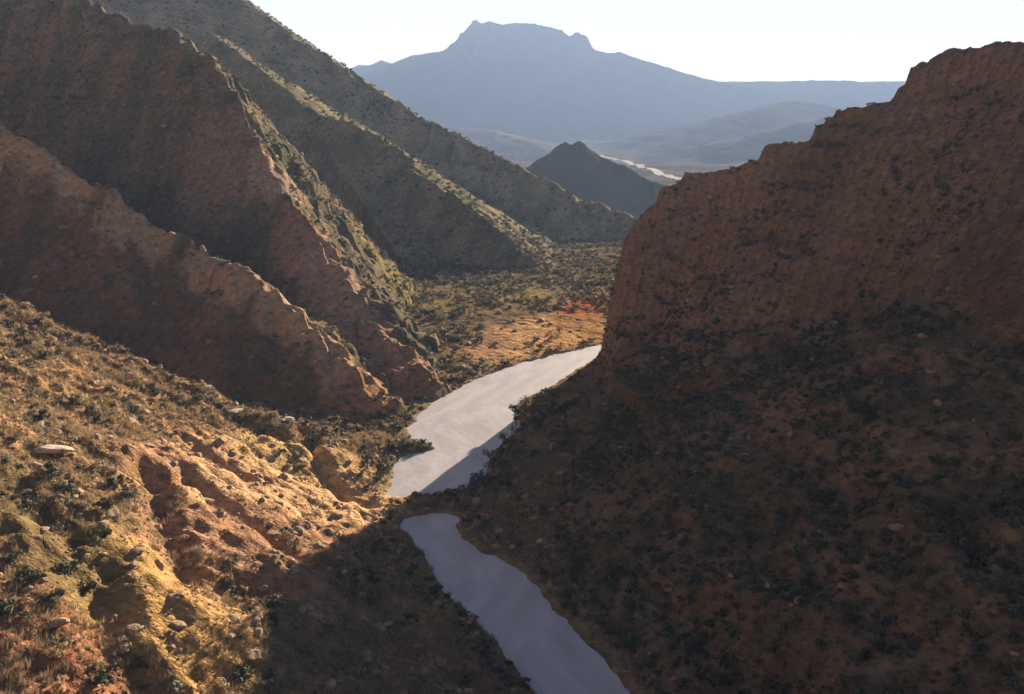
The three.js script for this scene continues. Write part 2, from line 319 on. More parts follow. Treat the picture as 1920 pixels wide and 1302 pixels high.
// patches of different soil and cover, some painted as sunlight, by where they lie
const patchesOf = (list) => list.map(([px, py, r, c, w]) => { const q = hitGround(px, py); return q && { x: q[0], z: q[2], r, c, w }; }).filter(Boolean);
const RIM_LIGHT = [0.44, 0.315, 0.2], SAND = [0.38, 0.235, 0.115], OCHRE = [0.41, 0.255, 0.11], RED = [0.27, 0.125, 0.075], PINK = [0.35, 0.205, 0.13], OLIVE = [0.15, 0.115, 0.058], DULL = [0.17, 0.125, 0.08], ORANGE = [0.56, 0.335, 0.165], PALE = [0.46, 0.37, 0.30];
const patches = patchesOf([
  [330, 880, 8, PINK, 0.9], [430, 850, 8, SAND, 0.9], [540, 830, 8, OCHRE, 0.8], [420, 990, 9, PINK, 0.9], [560, 960, 9, SAND, 0.9], [640, 900, 9, [0.38, 0.28, 0.12], 0.85], [640, 960, 7, PINK, 0.9],
  [240, 1040, 8, OCHRE, 1], [270, 1150, 9, OCHRE, 1], [380, 1150, 8, SAND, 0.9], [350, 1240, 9, [0.38, 0.24, 0.1], 0.9], [100, 1250, 9, RED, 0.9], [40, 1180, 8, RED, 0.8], [520, 1080, 7, PINK, 0.9],
  [100, 800, 9, DULL, 0.6], [80, 940, 12, OLIVE, 0.8], [120, 1060, 9, OLIVE, 0.8], [120, 700, 14, OCHRE, 0.4], [700, 720, 9, PINK, 0.8], [660, 640, 8, PINK, 0.6],
  [950, 650, 18, ORANGE, 1], [1010, 635, 20, ORANGE, 1], [1060, 620, 20, ORANGE, 1], [1120, 605, 20, [0.42, 0.24, 0.11], 1], [1090, 575, 14, [0.38, 0.13, 0.06], 1], [850, 560, 24, [0.25, 0.2, 0.085], 0.85], [760, 530, 20, [0.22, 0.18, 0.08], 0.8], [960, 550, 24, [0.28, 0.215, 0.09], 0.85], [1080, 530, 24, [0.22, 0.18, 0.085], 0.8], [880, 640, 14, [0.34, 0.2, 0.12], 0.9],
  [480, 940, 13, [0.50, 0.32, 0.185], 0.95], [590, 930, 15, [0.53, 0.345, 0.195], 1], [670, 930, 12, [0.53, 0.345, 0.19], 1], [420, 870, 11, [0.49, 0.30, 0.17], 0.95], [540, 860, 10, [0.5, 0.34, 0.17], 0.95], [600, 1010, 11, PINK, 0.95], [340, 960, 9, PINK, 0.8], [700, 780, 8, SAND, 0.8], [660, 700, 9, PINK, 0.7], [620, 560, 12, [0.42, 0.28, 0.21], 0.8], [520, 330, 10, [0.42, 0.29, 0.22], 0.8], [590, 470, 10, [0.42, 0.28, 0.21], 0.8], [680, 610, 10, [0.4, 0.26, 0.18], 0.8], [740, 680, 10, [0.4, 0.25, 0.17], 0.8], [400, 300, 14, [0.3, 0.22, 0.17], 0.6], [780, 690, 12, [0.33, 0.2, 0.13], 0.7],  // outcrop and pinkish spur rock, paled further in place of sunlight
  [20, 262, 8, RIM_LIGHT, 0.85], [80, 295, 7, RIM_LIGHT, 0.8], [150, 340, 8, RIM_LIGHT, 0.85], [230, 395, 8, RIM_LIGHT, 0.85], [300, 440, 7, RIM_LIGHT, 0.85], [380, 485, 7, RIM_LIGHT, 0.85], [450, 522, 8, RIM_LIGHT, 0.85], [520, 572, 7, RIM_LIGHT, 0.85], [575, 618, 7, RIM_LIGHT, 0.85], [625, 675, 7, RIM_LIGHT, 0.85], [560, 430, 10, PINK, 0.7],  // pale tone along the near spur crest paints in a sunlit rim
  [1450, 420, 26, [0.24, 0.16, 0.118], 0.65], [1600, 330, 26, [0.235, 0.155, 0.11], 0.65], [1780, 260, 26, [0.235, 0.15, 0.11], 0.65], [1350, 620, 22, [0.24, 0.16, 0.115], 0.65], [1600, 560, 24, [0.225, 0.15, 0.108], 0.6],
  [1200, 480, 22, [0.265, 0.17, 0.122], 0.85], [1300, 430, 20, [0.25, 0.165, 0.118], 0.75], [1200, 640, 18, [0.24, 0.155, 0.11], 0.75], [1380, 420, 16, [0.27, 0.16, 0.11], 0.75], [1250, 760, 12, [0.16, 0.1, 0.05], 0.7], [1540, 320, 14, [0.19, 0.12, 0.06], 0.8],
]);
const TONES = {
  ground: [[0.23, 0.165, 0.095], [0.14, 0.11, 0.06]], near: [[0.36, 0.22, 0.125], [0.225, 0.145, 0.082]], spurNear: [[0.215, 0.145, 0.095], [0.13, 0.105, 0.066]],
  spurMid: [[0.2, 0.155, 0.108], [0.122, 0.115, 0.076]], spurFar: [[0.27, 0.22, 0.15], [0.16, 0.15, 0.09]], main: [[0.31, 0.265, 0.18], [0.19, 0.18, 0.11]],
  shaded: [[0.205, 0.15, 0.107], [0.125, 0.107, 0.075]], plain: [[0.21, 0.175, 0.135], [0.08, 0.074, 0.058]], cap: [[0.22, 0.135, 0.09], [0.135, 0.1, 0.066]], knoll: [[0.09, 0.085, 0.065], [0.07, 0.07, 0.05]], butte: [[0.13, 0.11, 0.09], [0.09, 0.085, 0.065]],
  plateau: [[0.15, 0.125, 0.1], [0.1, 0.09, 0.07]], footA: [[0.13, 0.11, 0.085], [0.07, 0.065, 0.05]], footB: [[0.13, 0.11, 0.085], [0.07, 0.065, 0.05]], footC: [[0.2, 0.165, 0.135], [0.1, 0.09, 0.07]],
};
function soil(x, y, z, form, rd, out, o) {
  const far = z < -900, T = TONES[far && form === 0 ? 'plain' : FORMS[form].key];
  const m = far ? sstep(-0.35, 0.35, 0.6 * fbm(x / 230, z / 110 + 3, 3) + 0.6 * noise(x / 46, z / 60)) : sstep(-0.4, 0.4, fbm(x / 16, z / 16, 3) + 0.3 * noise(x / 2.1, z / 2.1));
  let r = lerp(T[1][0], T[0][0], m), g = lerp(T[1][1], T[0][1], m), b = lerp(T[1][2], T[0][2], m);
  if (!far) {
    const wx = x + 5 * noise(x / 6, z / 6), wz = z + 5 * noise(x / 6 + 31, z / 6);
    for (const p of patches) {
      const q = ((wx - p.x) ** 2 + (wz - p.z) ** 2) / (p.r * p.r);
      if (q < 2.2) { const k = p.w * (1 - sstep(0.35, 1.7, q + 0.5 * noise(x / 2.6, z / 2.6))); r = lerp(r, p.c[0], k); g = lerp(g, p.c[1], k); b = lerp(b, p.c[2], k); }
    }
    if (rd < 4 && rd > 0) { const k = 0.6 * (1 - rd / 4); r = lerp(r, 0.3, k); g = lerp(g, 0.23, k); b = lerp(b, 0.16, k); }
    if (z > -520) {                                        // bands of rock
      const s = noise(7.7, (y + 2.5 * noise(x / 25, z / 25)) / 1.9), k = 1 + 0.28 * s;
      r *= k; g *= k * (1 - 0.06 * s); b *= k * (1 - 0.1 * s);
    }
    const v = 1 + 0.35 * noise(x / 0.9, z / 0.9) + 0.2 * noise(x / 3.3, z / 3.3); r *= v; g *= v; b *= v;
  }
  out[o] = Math.max(0.015, r); out[o + 1] = Math.max(0.013, g); out[o + 2] = Math.max(0.01, b);
}
// fine grain: colour about white and relief, tiled over 8 m
function grainTextures() {
  const N = 512, col = new Uint8Array(N * N * 4), bmp = new Uint8Array(N * N * 4);
  const tile = (x, y, c) => { const n = (i, j) => ((hash(((i % c) + c) % c + c * 7, ((j % c) + c) % c) & 255) / 255); const ix = Math.floor(x), iy = Math.floor(y), fx = sstep(0, 1, x - ix), fy = sstep(0, 1, y - iy); return lerp(lerp(n(ix, iy), n(ix + 1, iy), fx), lerp(n(ix, iy + 1), n(ix + 1, iy + 1), fx), fy); };
  for (let j = 0; j < N; j++) for (let i = 0; i < N; i++) {
    const u = i / N, v = j / N; let s = 0, a = 0.5;
    for (const c of [8, 16, 32, 64, 128]) { s += a * tile(u * c, v * c, c); a *= 0.62; }
    s = clamp(s / 1.19, 0, 1);
    const crack = Math.abs(tile(u * 12 + 3 * tile(u * 24, v * 24, 24), v * 12, 12) - 0.5) < 0.025 ? 0.6 : 1;
    const k = (j * N + i) * 4, c = clamp((0.62 + 0.62 * s) * (crack < 1 ? 0.8 : 1), 0, 1);
    col[k] = 255 * Math.min(1, c * 1.0); col[k + 1] = 255 * Math.min(1, c * 0.985); col[k + 2] = 255 * Math.min(1, c * 0.96); col[k + 3] = 255;
    bmp[k] = bmp[k + 1] = bmp[k + 2] = 255 * clamp(s * crack, 0, 1); bmp[k + 3] = 255;
  }
  const make = (d, srgb) => { const t = new THREE.DataTexture(d, N, N); t.wrapS = t.wrapT = THREE.RepeatWrapping; t.magFilter = THREE.LinearFilter; t.minFilter = THREE.LinearMipmapLinearFilter; t.generateMipmaps = true; if (srgb) t.colorSpace = THREE.SRGBColorSpace; t.needsUpdate = true; return t; };
  return [make(col, true), make(bmp, false)];
}
const [grainColor, grainBump] = grainTextures();
const soilMaterial = new THREE.MeshPhysicalMaterial({ vertexColors: true, specularIntensity: 0, map: grainColor, bumpMap: grainBump, bumpScale: 0.55, roughness: 0.97, metalness: 0 });
const farSoil = new THREE.MeshPhysicalMaterial({ vertexColors: true, specularIntensity: 0, roughness: 1, metalness: 0 });

const NAMES = {
  ground: ['valley_terrain', 'sandy valley floor and low river banks winding between the hills'],
  near: ['slope_terrain', 'sunlit stony slope of ochre soil and scrub falling to the river'],
  spurNear: ['spur_hill', 'narrow rocky spur with a dark shaded face directly behind the sunlit slope'],
  spurMid: ['cliff_hill', 'steep dark rock spur with a pale pinkish edge above the river bend'],
  spurFar: ['scrub_hill', 'scrub covered shoulder with a dark hollow below the main ridge'],
  main: ['ridge_hill', 'long greenish ridge falling in a straight line to the valley'],
  shaded: ['shaded_hill', 'large reddish brown hill in shade with a cliff at its top'],
  cap: ['cliff_terrain', 'dark cliff band crowning the shaded hill'],
  knoll: ['knoll_hill', 'small dark pointed knoll at the mouth of the valley'],
  butte: ['butte_mountain', 'flat topped blue grey mountain on the horizon'],
  plateau: ['plateau_mountain', 'low level plateau on the horizon beside the flat topped mountain'],
  footA: ['foothill_hill', 'pale hazy foothill below the plateau'], footB: ['lowland_hill', 'low hazy hill beyond the shaded hill'], footC: ['rise_hill', 'pale lavender rise at the foot of the flat topped mountain'],
};
function buildTerrain() {
  const normal = new Float32Array(NX * NZ * 3);
  for (let j = 0; j < NZ; j++) for (let i = 0; i < NX; i++) {
    const k = j * NX + i, i0 = Math.max(0, i - 1), i1 = Math.min(NX - 1, i + 1), j0 = Math.max(0, j - 1), j1 = Math.min(NZ - 1, j + 1);
    const gx = (Hm[j * NX + i1] - Hm[j * NX + i0]) / (X[i1] - X[i0]), gz = (Hm[j1 * NX + i] - Hm[j0 * NX + i]) / (Z[j1] - Z[j0]), l = Math.hypot(gx, 1, gz);
    normal[k * 3] = -gx / l; normal[k * 3 + 1] = 1 / l; normal[k * 3 + 2] = -gz / l;
  }
  for (let f = 0; f < FORMS.length; f++) {
    const map = new Map(), pos = [], nor = [], uv = [], col = [], idx = [], c3 = [0, 0, 0], key = FORMS[f].key;
    const vert = (k) => {
      let n = map.get(k);
      if (n !== undefined) return n;
      n = pos.length / 3; map.set(k, n);
      const i = k % NX, j = (k - i) / NX, x = X[i], z = Z[j], y = Hm[k];
      pos.push(x, y, z); nor.push(normal[k * 3], normal[k * 3 + 1], normal[k * 3 + 2]);
      uv.push((key === 'shaded' || key === 'cap' ? x + y : x - 0.5 * z) / 8, (z - y) / 8);
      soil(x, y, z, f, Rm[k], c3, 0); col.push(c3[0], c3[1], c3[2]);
      return n;
    };
    for (let j = 0; j < NZ - 1; j++) for (let i = 0; i < NX - 1; i++) {
      const k = j * NX + i;
      if (Fm[k] !== f) continue;
      if (Z[j] > -900 && Math.abs(X[i]) > 420 - Z[j]) continue;          // ground that lies far beside the view
      const a = vert(k), b = vert(k + 1), c = vert(k + NX), d = vert(k + NX + 1);
      idx.push(a, b, c, b, d, c);
    }
    if (!idx.length) continue;
    const g = new THREE.BufferGeometry();
    g.setAttribute('position', new THREE.Float32BufferAttribute(pos, 3)); g.setAttribute('normal', new THREE.Float32BufferAttribute(nor, 3));
    g.setAttribute('uv', new THREE.Float32BufferAttribute(uv, 2)); g.setAttribute('color', new THREE.Float32BufferAttribute(col, 3)); g.setIndex(idx);
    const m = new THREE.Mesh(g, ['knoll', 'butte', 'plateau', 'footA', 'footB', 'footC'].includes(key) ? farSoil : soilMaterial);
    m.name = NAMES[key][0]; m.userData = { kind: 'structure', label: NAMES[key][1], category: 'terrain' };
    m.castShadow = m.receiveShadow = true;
    scene.add(m);
  }
}
buildTerrain();

// ---------------------------------------------------------------- water
function rippleTexture() {
  const N = 512, d = new Uint8Array(N * N * 4);
  const t = (x, y, c) => { const n = (i, j) => ((hash(((i % c) + c) % c + c * 3, ((j % c) + c) % c) & 255) / 255); const ix = Math.floor(x), iy = Math.floor(y), fx = sstep(0, 1, x - ix), fy = sstep(0, 1, y - iy); return lerp(lerp(n(ix, iy), n(ix + 1, iy), fx), lerp(n(ix, iy + 1), n(ix + 1, iy + 1), fx), fy); };
  for (let j = 0; j < N; j++) for (let i = 0; i < N; i++) { const u = i / N, v = j / N, s = 0.5 * t(u * 16, v * 16, 16) + 0.3 * t(u * 32, v * 32, 32) + 0.2 * t(u * 64, v * 64, 64), k = (j * N + i) * 4; d[k] = d[k + 1] = d[k + 2] = 255 * s; d[k + 3] = 255; }
  const x = new THREE.DataTexture(d, N, N); x.wrapS = x.wrapT = THREE.RepeatWrapping; x.magFilter = THREE.LinearFilter; x.needsUpdate = true; return x;
}
const ripples = rippleTexture();
function siltTexture() {
  const N = 512, d = new Uint8Array(N * N * 4);
  for (let j = 0; j < N; j++) for (let i = 0; i < N; i++) {
    const u = i / N, v = j / N, a = 2 * Math.PI, k = (j * N + i) * 4;
    const t = fbm(3 + 2.2 * Math.cos(a * u) + 1.1 * Math.sin(a * v), 5 + 2.2 * Math.sin(a * u) + 1.1 * Math.cos(a * v), 5), w = clamp(0.92 + 0.12 * t, 0.7, 1);
    d[k] = 255 * w; d[k + 1] = 255 * w * 0.99; d[k + 2] = 255 * Math.min(1, w * 0.985 + 0.01); d[k + 3] = 255;
  }
  const x = new THREE.DataTexture(d, N, N); x.wrapS = x.wrapT = THREE.RepeatWrapping; x.magFilter = THREE.LinearFilter; x.colorSpace = THREE.SRGBColorSpace; x.repeat.set(0.22, 0.22); x.needsUpdate = true; return x;
}
const silt = siltTexture();
const riverWater = new THREE.MeshStandardMaterial({ color: new THREE.Color().setRGB(0.47, 0.445, 0.47), map: silt, roughness: 0.5, metalness: 0, bumpMap: ripples, bumpScale: 0.045 });
function water(name, P, label, material, y = 0) {
  let cx = 0, cz = 0; for (const p of P) { cx += p[0] / P.length; cz += p[1] / P.length; }
  const grow = P.map((p, i) => { const a = P[(i + P.length - 1) % P.length], b = P[(i + 1) % P.length], tx = b[0] - a[0], tz = b[1] - a[1], l = Math.hypot(tx, tz); let nx = tz / l, nz = -tx / l; const q = [p[0] + nx * 0.5, p[1] + nz * 0.5]; if (polyDistance(P, q[0], q[1]) < 0) { nx = -nx; nz = -nz; } return [p[0] + nx * 2.4, p[1] + nz * 2.4]; });
  const s = new THREE.Shape(grow.map(([x, z]) => new THREE.Vector2(x, -z)));
  const g = new THREE.ShapeGeometry(s); g.rotateX(-Math.PI / 2); g.translate(0, y, 0);
  const uv = g.attributes.uv, ps = g.attributes.position; for (let i = 0; i < uv.count; i++) uv.setXY(i, ps.getX(i) / 14, ps.getZ(i) / 14);
  const m = new THREE.Mesh(g, material); m.name = name; m.userData = { kind: 'structure', label, category: 'water' }; m.receiveShadow = true; scene.add(m);
}
water('river', UPPER, 'pale silty sunlit river reach bending behind the shaded hill', riverWater);
water('river_channel', LOWER, 'blue grey river reach in the shade of the canyon', riverWater);

// a pale sandy wash winding over the far plain
{
  const line = [[1128, 292], [1150, 298], [1175, 303], [1200, 311], [1232, 322], [1275, 338]].map(([a, b]) => hitGround(a, b, 6000)).filter(Boolean);
  const curve = new THREE.CatmullRomCurve3(line.map((p) => new THREE.Vector3(p[0], 0, p[2]))), n = 90, pos = [], idx = [], uv = [];
  for (let i = 0; i <= n; i++) { const p = curve.getPoint(i / n), t = curve.getTangent(i / n), w = 11 + 7 * noise(i / 9, 1.7); for (const k of [-1, -0.33, 0.33, 1]) { const x = p.x - t.z * w * k, z = p.z + t.x * w * k; pos.push(x, groundY(x, z) + 1.2, z); uv.push(x / 8, z / 8); } if (i) for (let k = 0; k < 3; k++) { const a = (i - 1) * 4 + k, b = i * 4 + k; idx.push(a, b, a + 1, b, b + 1, a + 1); } }
  const g = new THREE.BufferGeometry(); g.setAttribute('position', new THREE.Float32BufferAttribute(pos, 3)); g.setAttribute('uv', new THREE.Float32BufferAttribute(uv, 2)); g.setIndex(idx); g.computeVertexNormals();
  const m = new THREE.Mesh(g, new THREE.MeshPhysicalMaterial({ color: new THREE.Color().setRGB(0.62, 0.56, 0.48), specularIntensity: 0, roughness: 1, side: THREE.DoubleSide })); m.name = 'wash_path'; m.userData = { kind: 'structure', label: 'pale sandy wash crossing the far plain beside the knoll', category: 'path' }; m.receiveShadow = true; scene.add(m);
}

// ---------------------------------------------------------------- plants and stones
const taken = {};
const numbered = (n) => { const k = (taken[n] = (taken[n] ?? -1) + 1); return k ? n + '_' + String(k).padStart(3, '0') : n; };
function leafCloud(clumps, leaves, size, tones, flat = 0.5) {      // many small leaves round a few clumps
  const pos = [], nor = [], col = [], idx = [];
  const n = new THREE.Vector3(), a = new THREE.Vector3(), b = new THREE.Vector3(), p = new THREE.Vector3();
  for (let i = 0; i < leaves; i++) {
    const c = clumps[Math.floor(rnd() * clumps.length)];
    n.set(rr(-1, 1), rr(-1, 1), rr(-1, 1)).normalize();
    const r = Math.pow(rnd(), 0.45);
    p.set(c[0] + n.x * r * c[3], Math.max(0.02, c[1] + n.y * r * c[3] * 0.85), c[2] + n.z * r * c[3]);
    n.y += flat; n.x += rr(-0.7, 0.7); n.z += rr(-0.7, 0.7); n.normalize();
    a.set(rr(-1, 1), rr(-1, 1), rr(-1, 1)).cross(n).normalize(); b.crossVectors(n, a);
    const s = size * rr(0.6, 1.35), w = s * rr(0.45, 0.8), k = pos.length / 3, t = tones[Math.floor(rnd() * tones.length)], v = rr(0.75, 1.25);
    for (const [u, q] of [[-s, 0], [0, -w], [s, 0], [0, w]]) { pos.push(p.x + a.x * u + b.x * q, p.y + a.y * u + b.y * q, p.z + a.z * u + b.z * q); nor.push(n.x, n.y, n.z); col.push(t[0] * v, t[1] * v, t[2] * v); }
    idx.push(k, k + 1, k + 2, k, k + 2, k + 3);
  }
  const g = new THREE.BufferGeometry();
  g.setAttribute('position', new THREE.Float32BufferAttribute(pos, 3)); g.setAttribute('normal', new THREE.Float32BufferAttribute(nor, 3)); g.setAttribute('color', new THREE.Float32BufferAttribute(col, 3)); g.setIndex(idx);
  return g;
}
function limb(points, r0, r1) { const g = new THREE.TubeGeometry(new THREE.CatmullRomCurve3(points.map((p) => new THREE.Vector3(...p))), 5, 1, 5, false); const P = g.attributes.position, c = new THREE.Vector3(), curve = g.parameters.path;
  for (let i = 0; i <= 5; i++) { curve.getPointAt(i / 5, c); const r = lerp(r0, r1, i / 5); for (let j = 0; j <= 5; j++) { const k = i * 6 + j; P.setXYZ(k, c.x + (P.getX(k) - c.x) * r, c.y + (P.getY(k) - c.y) * r, c.z + (P.getZ(k) - c.z) * r); } } g.computeVertexNormals(); return g; }
const leafMaterial = new THREE.MeshPhysicalMaterial({ vertexColors: true, roughness: 1, metalness: 0, transmission: 0.28, thickness: 0, side: THREE.DoubleSide });
const barkMaterial = new THREE.MeshStandardMaterial({ color: new THREE.Color().setRGB(0.12, 0.085, 0.06), roughness: 1 });
const TINT = {
  green: [[0.030, 0.042, 0.020], [0.040, 0.052, 0.024], [0.055, 0.060, 0.028]],
  olive: [[0.11, 0.092, 0.042], [0.135, 0.11, 0.052], [0.08, 0.077, 0.036]],
  dry: [[0.36, 0.25, 0.13], [0.29, 0.19, 0.1], [0.42, 0.31, 0.17]],
  grey: [[0.10, 0.10, 0.075], [0.07, 0.075, 0.05], [0.14, 0.125, 0.09]],
};
function shrubShape(tone, leaves, size) {                           // unit: about 1 m radius
  const clumps = [], stems = [];
  const k = 5 + Math.floor(rnd() * 4);
  for (let i = 0; i < k; i++) { const a = rr(0, 6.283), r = rr(0.15, 0.72), y = rr(0.3, 0.95); clumps.push([Math.cos(a) * r, y, Math.sin(a) * r, rr(0.26, 0.46)]); stems.push(limb([[0, -0.25, 0], [Math.cos(a) * r * 0.4, y * 0.45, Math.sin(a) * r * 0.4], [Math.cos(a) * r, y, Math.sin(a) * r]], 0.045, 0.012)); }
  clumps.push([0, 0.35, 0, 0.5]);
  return { leaves: leafCloud(clumps, leaves, size, TINT[tone]), stem: mergeGeometries(stems) };
}
const shrubs = {}; for (const t of Object.keys(TINT)) shrubs[t] = [0, 1, 2, 3].map(() => shrubShape(t, 260, 0.13));
const scrub = {}; for (const t of Object.keys(TINT)) scrub[t] = [0, 1, 2].map(() => shrubShape(t, 56, 0.24).leaves);
function tuftShape() { const pos = [], nor = [], col = []; for (let i = 0; i < 16; i++) { const a = rr(0, 6.283), l = rr(0.6, 1.1), o = rr(0.1, 0.8), w = rr(0.03, 0.06), c = TINT.dry[i % 3], x = Math.cos(a), z = Math.sin(a), b = rr(0, 0.2); pos.push(x * b - z * w, -0.08, z * b + x * w, x * b + z * w, -0.08, z * b - x * w, x * (b + o), l, z * (b + o)); for (let k = 0; k < 3; k++) { nor.push(x * 0.6, 0.7, z * 0.6); col.push(...c); } } const g = new THREE.BufferGeometry(); g.setAttribute('position', new THREE.Float32BufferAttribute(pos, 3)); g.setAttribute('normal', new THREE.Float32BufferAttribute(nor, 3)); g.setAttribute('color', new THREE.Float32BufferAttribute(col, 3)); return g; }
const tufts = [0, 1, 2].map(tuftShape);
function rockShape(flat, detail = 2) {
  let g = new THREE.IcosahedronGeometry(1, detail); const P = g.attributes.position, k = rr(0, 90), v = new THREE.Vector3();
  const planes = Array.from({ length: 13 }, () => [new THREE.Vector3(rr(-1, 1), rr(-1, 1), rr(-1, 1)).normalize(), rr(0.42, 0.72)]);
  for (let i = 0; i < P.count; i++) {
    v.fromBufferAttribute(P, i); let m = 1; for (const [n, d] of planes) { const q = v.dot(n); if (q > d) m = Math.min(m, d / q); }
    m *= 1.25 * (1 + 0.16 * noise(v.x * 2 + k, v.y * 2 + v.z * 1.7)); P.setXYZ(i, v.x * m, v.y * m * flat, v.z * m);
  }
  g.computeVertexNormals();
  const uv = g.attributes.uv; for (let i = 0; i < uv.count; i++) uv.setXY(i, P.getX(i) * 0.3 + P.getZ(i) * 0.2, P.getY(i) * 0.3 + P.getZ(i) * 0.2);
  return g;
}
const rocks = [0.7, 0.55, 0.8, 0.45, 0.65, 0.6, 0.75].map((f) => rockShape(f, 3));
const stones = [0.7, 0.6, 0.8].map((f) => rockShape(f, 1));
const rockMaterial = (c) => new THREE.MeshStandardMaterial({ color: new THREE.Color().setRGB(...c), map: grainColor, bumpMap: grainBump, bumpScale: 0.08, roughness: 0.95 });
const ROCK = { tan: rockMaterial([0.36, 0.25, 0.16]), pink: rockMaterial([0.34, 0.21, 0.16]), brown: rockMaterial([0.28, 0.19, 0.13]), pale: rockMaterial([0.60, 0.50, 0.42]) };

function addShrub(x, z, r, tone, label, group, name = 'shrub', variant = -1, tall = 1) {
  const g = new THREE.Group(); g.name = numbered(name); g.userData = { label, category: name === 'shrub' ? 'shrub' : 'tree' }; if (group) g.userData.group = group;
  const S = shrubs[tone][variant < 0 ? Math.floor(rnd() * 4) : variant];
  for (const [n, geo, mat] of [['foliage', S.leaves, leafMaterial], ['stem', S.stem, barkMaterial]]) { const m = new THREE.Mesh(geo, mat); m.name = n; m.castShadow = m.receiveShadow = true; g.add(m); }
  g.position.set(x, groundY(x, z) - 0.05 * r, z); g.rotation.y = rr(0, 6.283); g.scale.set(r, r * tall, r); scene.add(g); return g;
}
function addTree(x, z, hgt, tone, label, group) {
  const g = new THREE.Group(); g.name = numbered('riverside_tree'); g.userData = { label, category: 'tree' }; if (group) g.userData.group = group;
  const limbs = [limb([[0, -0.3, 0], [0.05 * hgt, hgt * 0.25, 0.02], [0.02, hgt * 0.5, 0.05 * hgt]], 0.05 * hgt, 0.03 * hgt)], clumps = [];
  for (let i = 0; i < 11; i++) { const a = i * 2.4 + rr(-0.4, 0.4), R = rr(0.1, 0.36) * hgt, y = rr(0.38, 0.9) * hgt; clumps.push([Math.cos(a) * R, y, Math.sin(a) * R, rr(0.12, 0.2) * hgt]); limbs.push(limb([[0.03, hgt * 0.3, 0.02], [Math.cos(a) * R * 0.5, lerp(hgt * 0.35, y, 0.6), Math.sin(a) * R * 0.5], [Math.cos(a) * R, y, Math.sin(a) * R]], 0.022 * hgt, 0.006 * hgt)); }
  for (const [n, geo, mat] of [['crown', leafCloud(clumps, 900, 0.17, TINT[tone]), leafMaterial], ['trunk', mergeGeometries(limbs), barkMaterial]]) { const m = new THREE.Mesh(geo, mat); m.name = n; m.castShadow = m.receiveShadow = true; g.add(m); }
  g.position.set(x, groundY(x, z), z); g.rotation.y = rr(0, 6.283); scene.add(g); return g;
}
function addRock(x, z, s, kind, label, group, name = 'boulder', turn = rr(0, 6.283)) {
  const m = new THREE.Mesh(rocks[Math.floor(rnd() * rocks.length)], ROCK[kind]); m.name = numbered(name); m.userData = { label, category: 'rock' }; if (group) m.userData.group = group;
  m.scale.set(...s); m.rotation.set(rr(-0.15, 0.15), turn, rr(-0.15, 0.15)); m.position.set(x, groundY(x, z) + s[1] * 0.12, z); m.castShadow = m.receiveShadow = true; scene.add(m); return m;
}
// the plants and stones that can be picked out in the photograph
const onGround = (px, py, f) => { const q = hitGround(px, py); if (q) f(q[0], q[2], Math.hypot(...q)); };
const put = (px, py, size, f) => onGround(px, py, (x, z) => { const d = toPixel(x, groundY(x, z), z)[2]; f(x, z, (size / FOCAL) * d * 0.5); });
put(995, 792, 58, (x, z, r) => addTree(x, z, r * 2.1, 'olive', 'olive yellow tree on the sunlit edge of the river by the pale bar', 'olive trees by the pale bar'));
put(1035, 775, 46, (x, z, r) => addTree(x, z, r * 2.1, 'olive', 'olive yellow tree on the sunlit edge of the river by the pale bar', 'olive trees by the pale bar'));
put(968, 800, 40, (x, z, r) => addTree(x, z, r * 2.1, 'green', 'dark green tree at the water beside the olive yellow trees'));
put(958, 858, 60, (x, z, r) => addTree(x, z, r * 2, 'green', 'dark tree overhanging the bright water where the hill shade begins', 'dark trees along the shaded bank'));
put(925, 892, 52, (x, z, r) => addTree(x, z, r * 2, 'green', 'dark tree overhanging the bright water where the hill shade begins', 'dark trees along the shaded bank'));
put(895, 918, 40, (x, z, r) => addTree(x, z, r * 2, 'green', 'dark tree overhanging the bright water where the hill shade begins', 'dark trees along the shaded bank'));
put(668, 632, 62, (x, z, r) => addTree(x, z, r * 2, 'green', 'round dark green tree in the ravine between the two rocky spurs'));
put(715, 900, 40, (x, z, r) => addTree(x, z, r * 2, 'green', 'leafy dark green tree at the sunlit left bank below the spit', 'trees on the sunlit bank below the spit'));
put(690, 880, 34, (x, z, r) => addTree(x, z, r * 2, 'olive', 'olive tree at the sunlit bank below the spit'));
put(735, 845, 36, (x, z, r) => addShrub(x, z, r, 'green', 'low dark bush on the pointed spit of land in the river', 'bushes on the river spit'));
put(765, 842, 30, (x, z, r) => addShrub(x, z, r, 'green', 'low dark bush on the pointed spit of land in the river', 'bushes on the river spit'));
for (const [px, py, s] of [[85, 900, 62], [45, 960, 50], [120, 925, 44], [215, 915, 52], [200, 955, 46], [240, 935, 36], [60, 1090, 60], [130, 1075, 58], [165, 1110, 46], [20, 1060, 50], [100, 1135, 52], [195, 1010, 40]])
  put(px, py, s, (x, z, r) => addShrub(x, z, r, 'green', 'dense dark green bush in the thicket above the ochre grass', 'dark green thicket above the ochre grass'));
for (const [px, py, s] of [[475, 1150, 34], [505, 1160, 26], [440, 1130, 26]]) put(px, py, s, (x, z, r) => addShrub(x, z, r, 'green', 'dark bush at the foot of the sunlit slope beside pale rocks', 'dark bushes at the edge of the shade'));
for (const [px, py, w, t] of [[100, 842, 74, 0.5], [440, 772, 56, 0.3], [532, 786, 60, 0.25], [385, 728, 30, 0.9]])
  put(px, py, w, (x, z, r) => addRock(x, z, [r, r * 0.32, r * 0.42], 'pale', { 100: 'long pale slab of rock lying among the dark green thicket', 440: 'long pale slab near the top of the sunlit slope beneath the dark spur', 532: 'flat pale slab at the crest of the sunlit slope close to the outcrop', 385: 'upright pale stone standing on the crest of the sunlit slope' }[px], undefined, 'rock_slab', t));
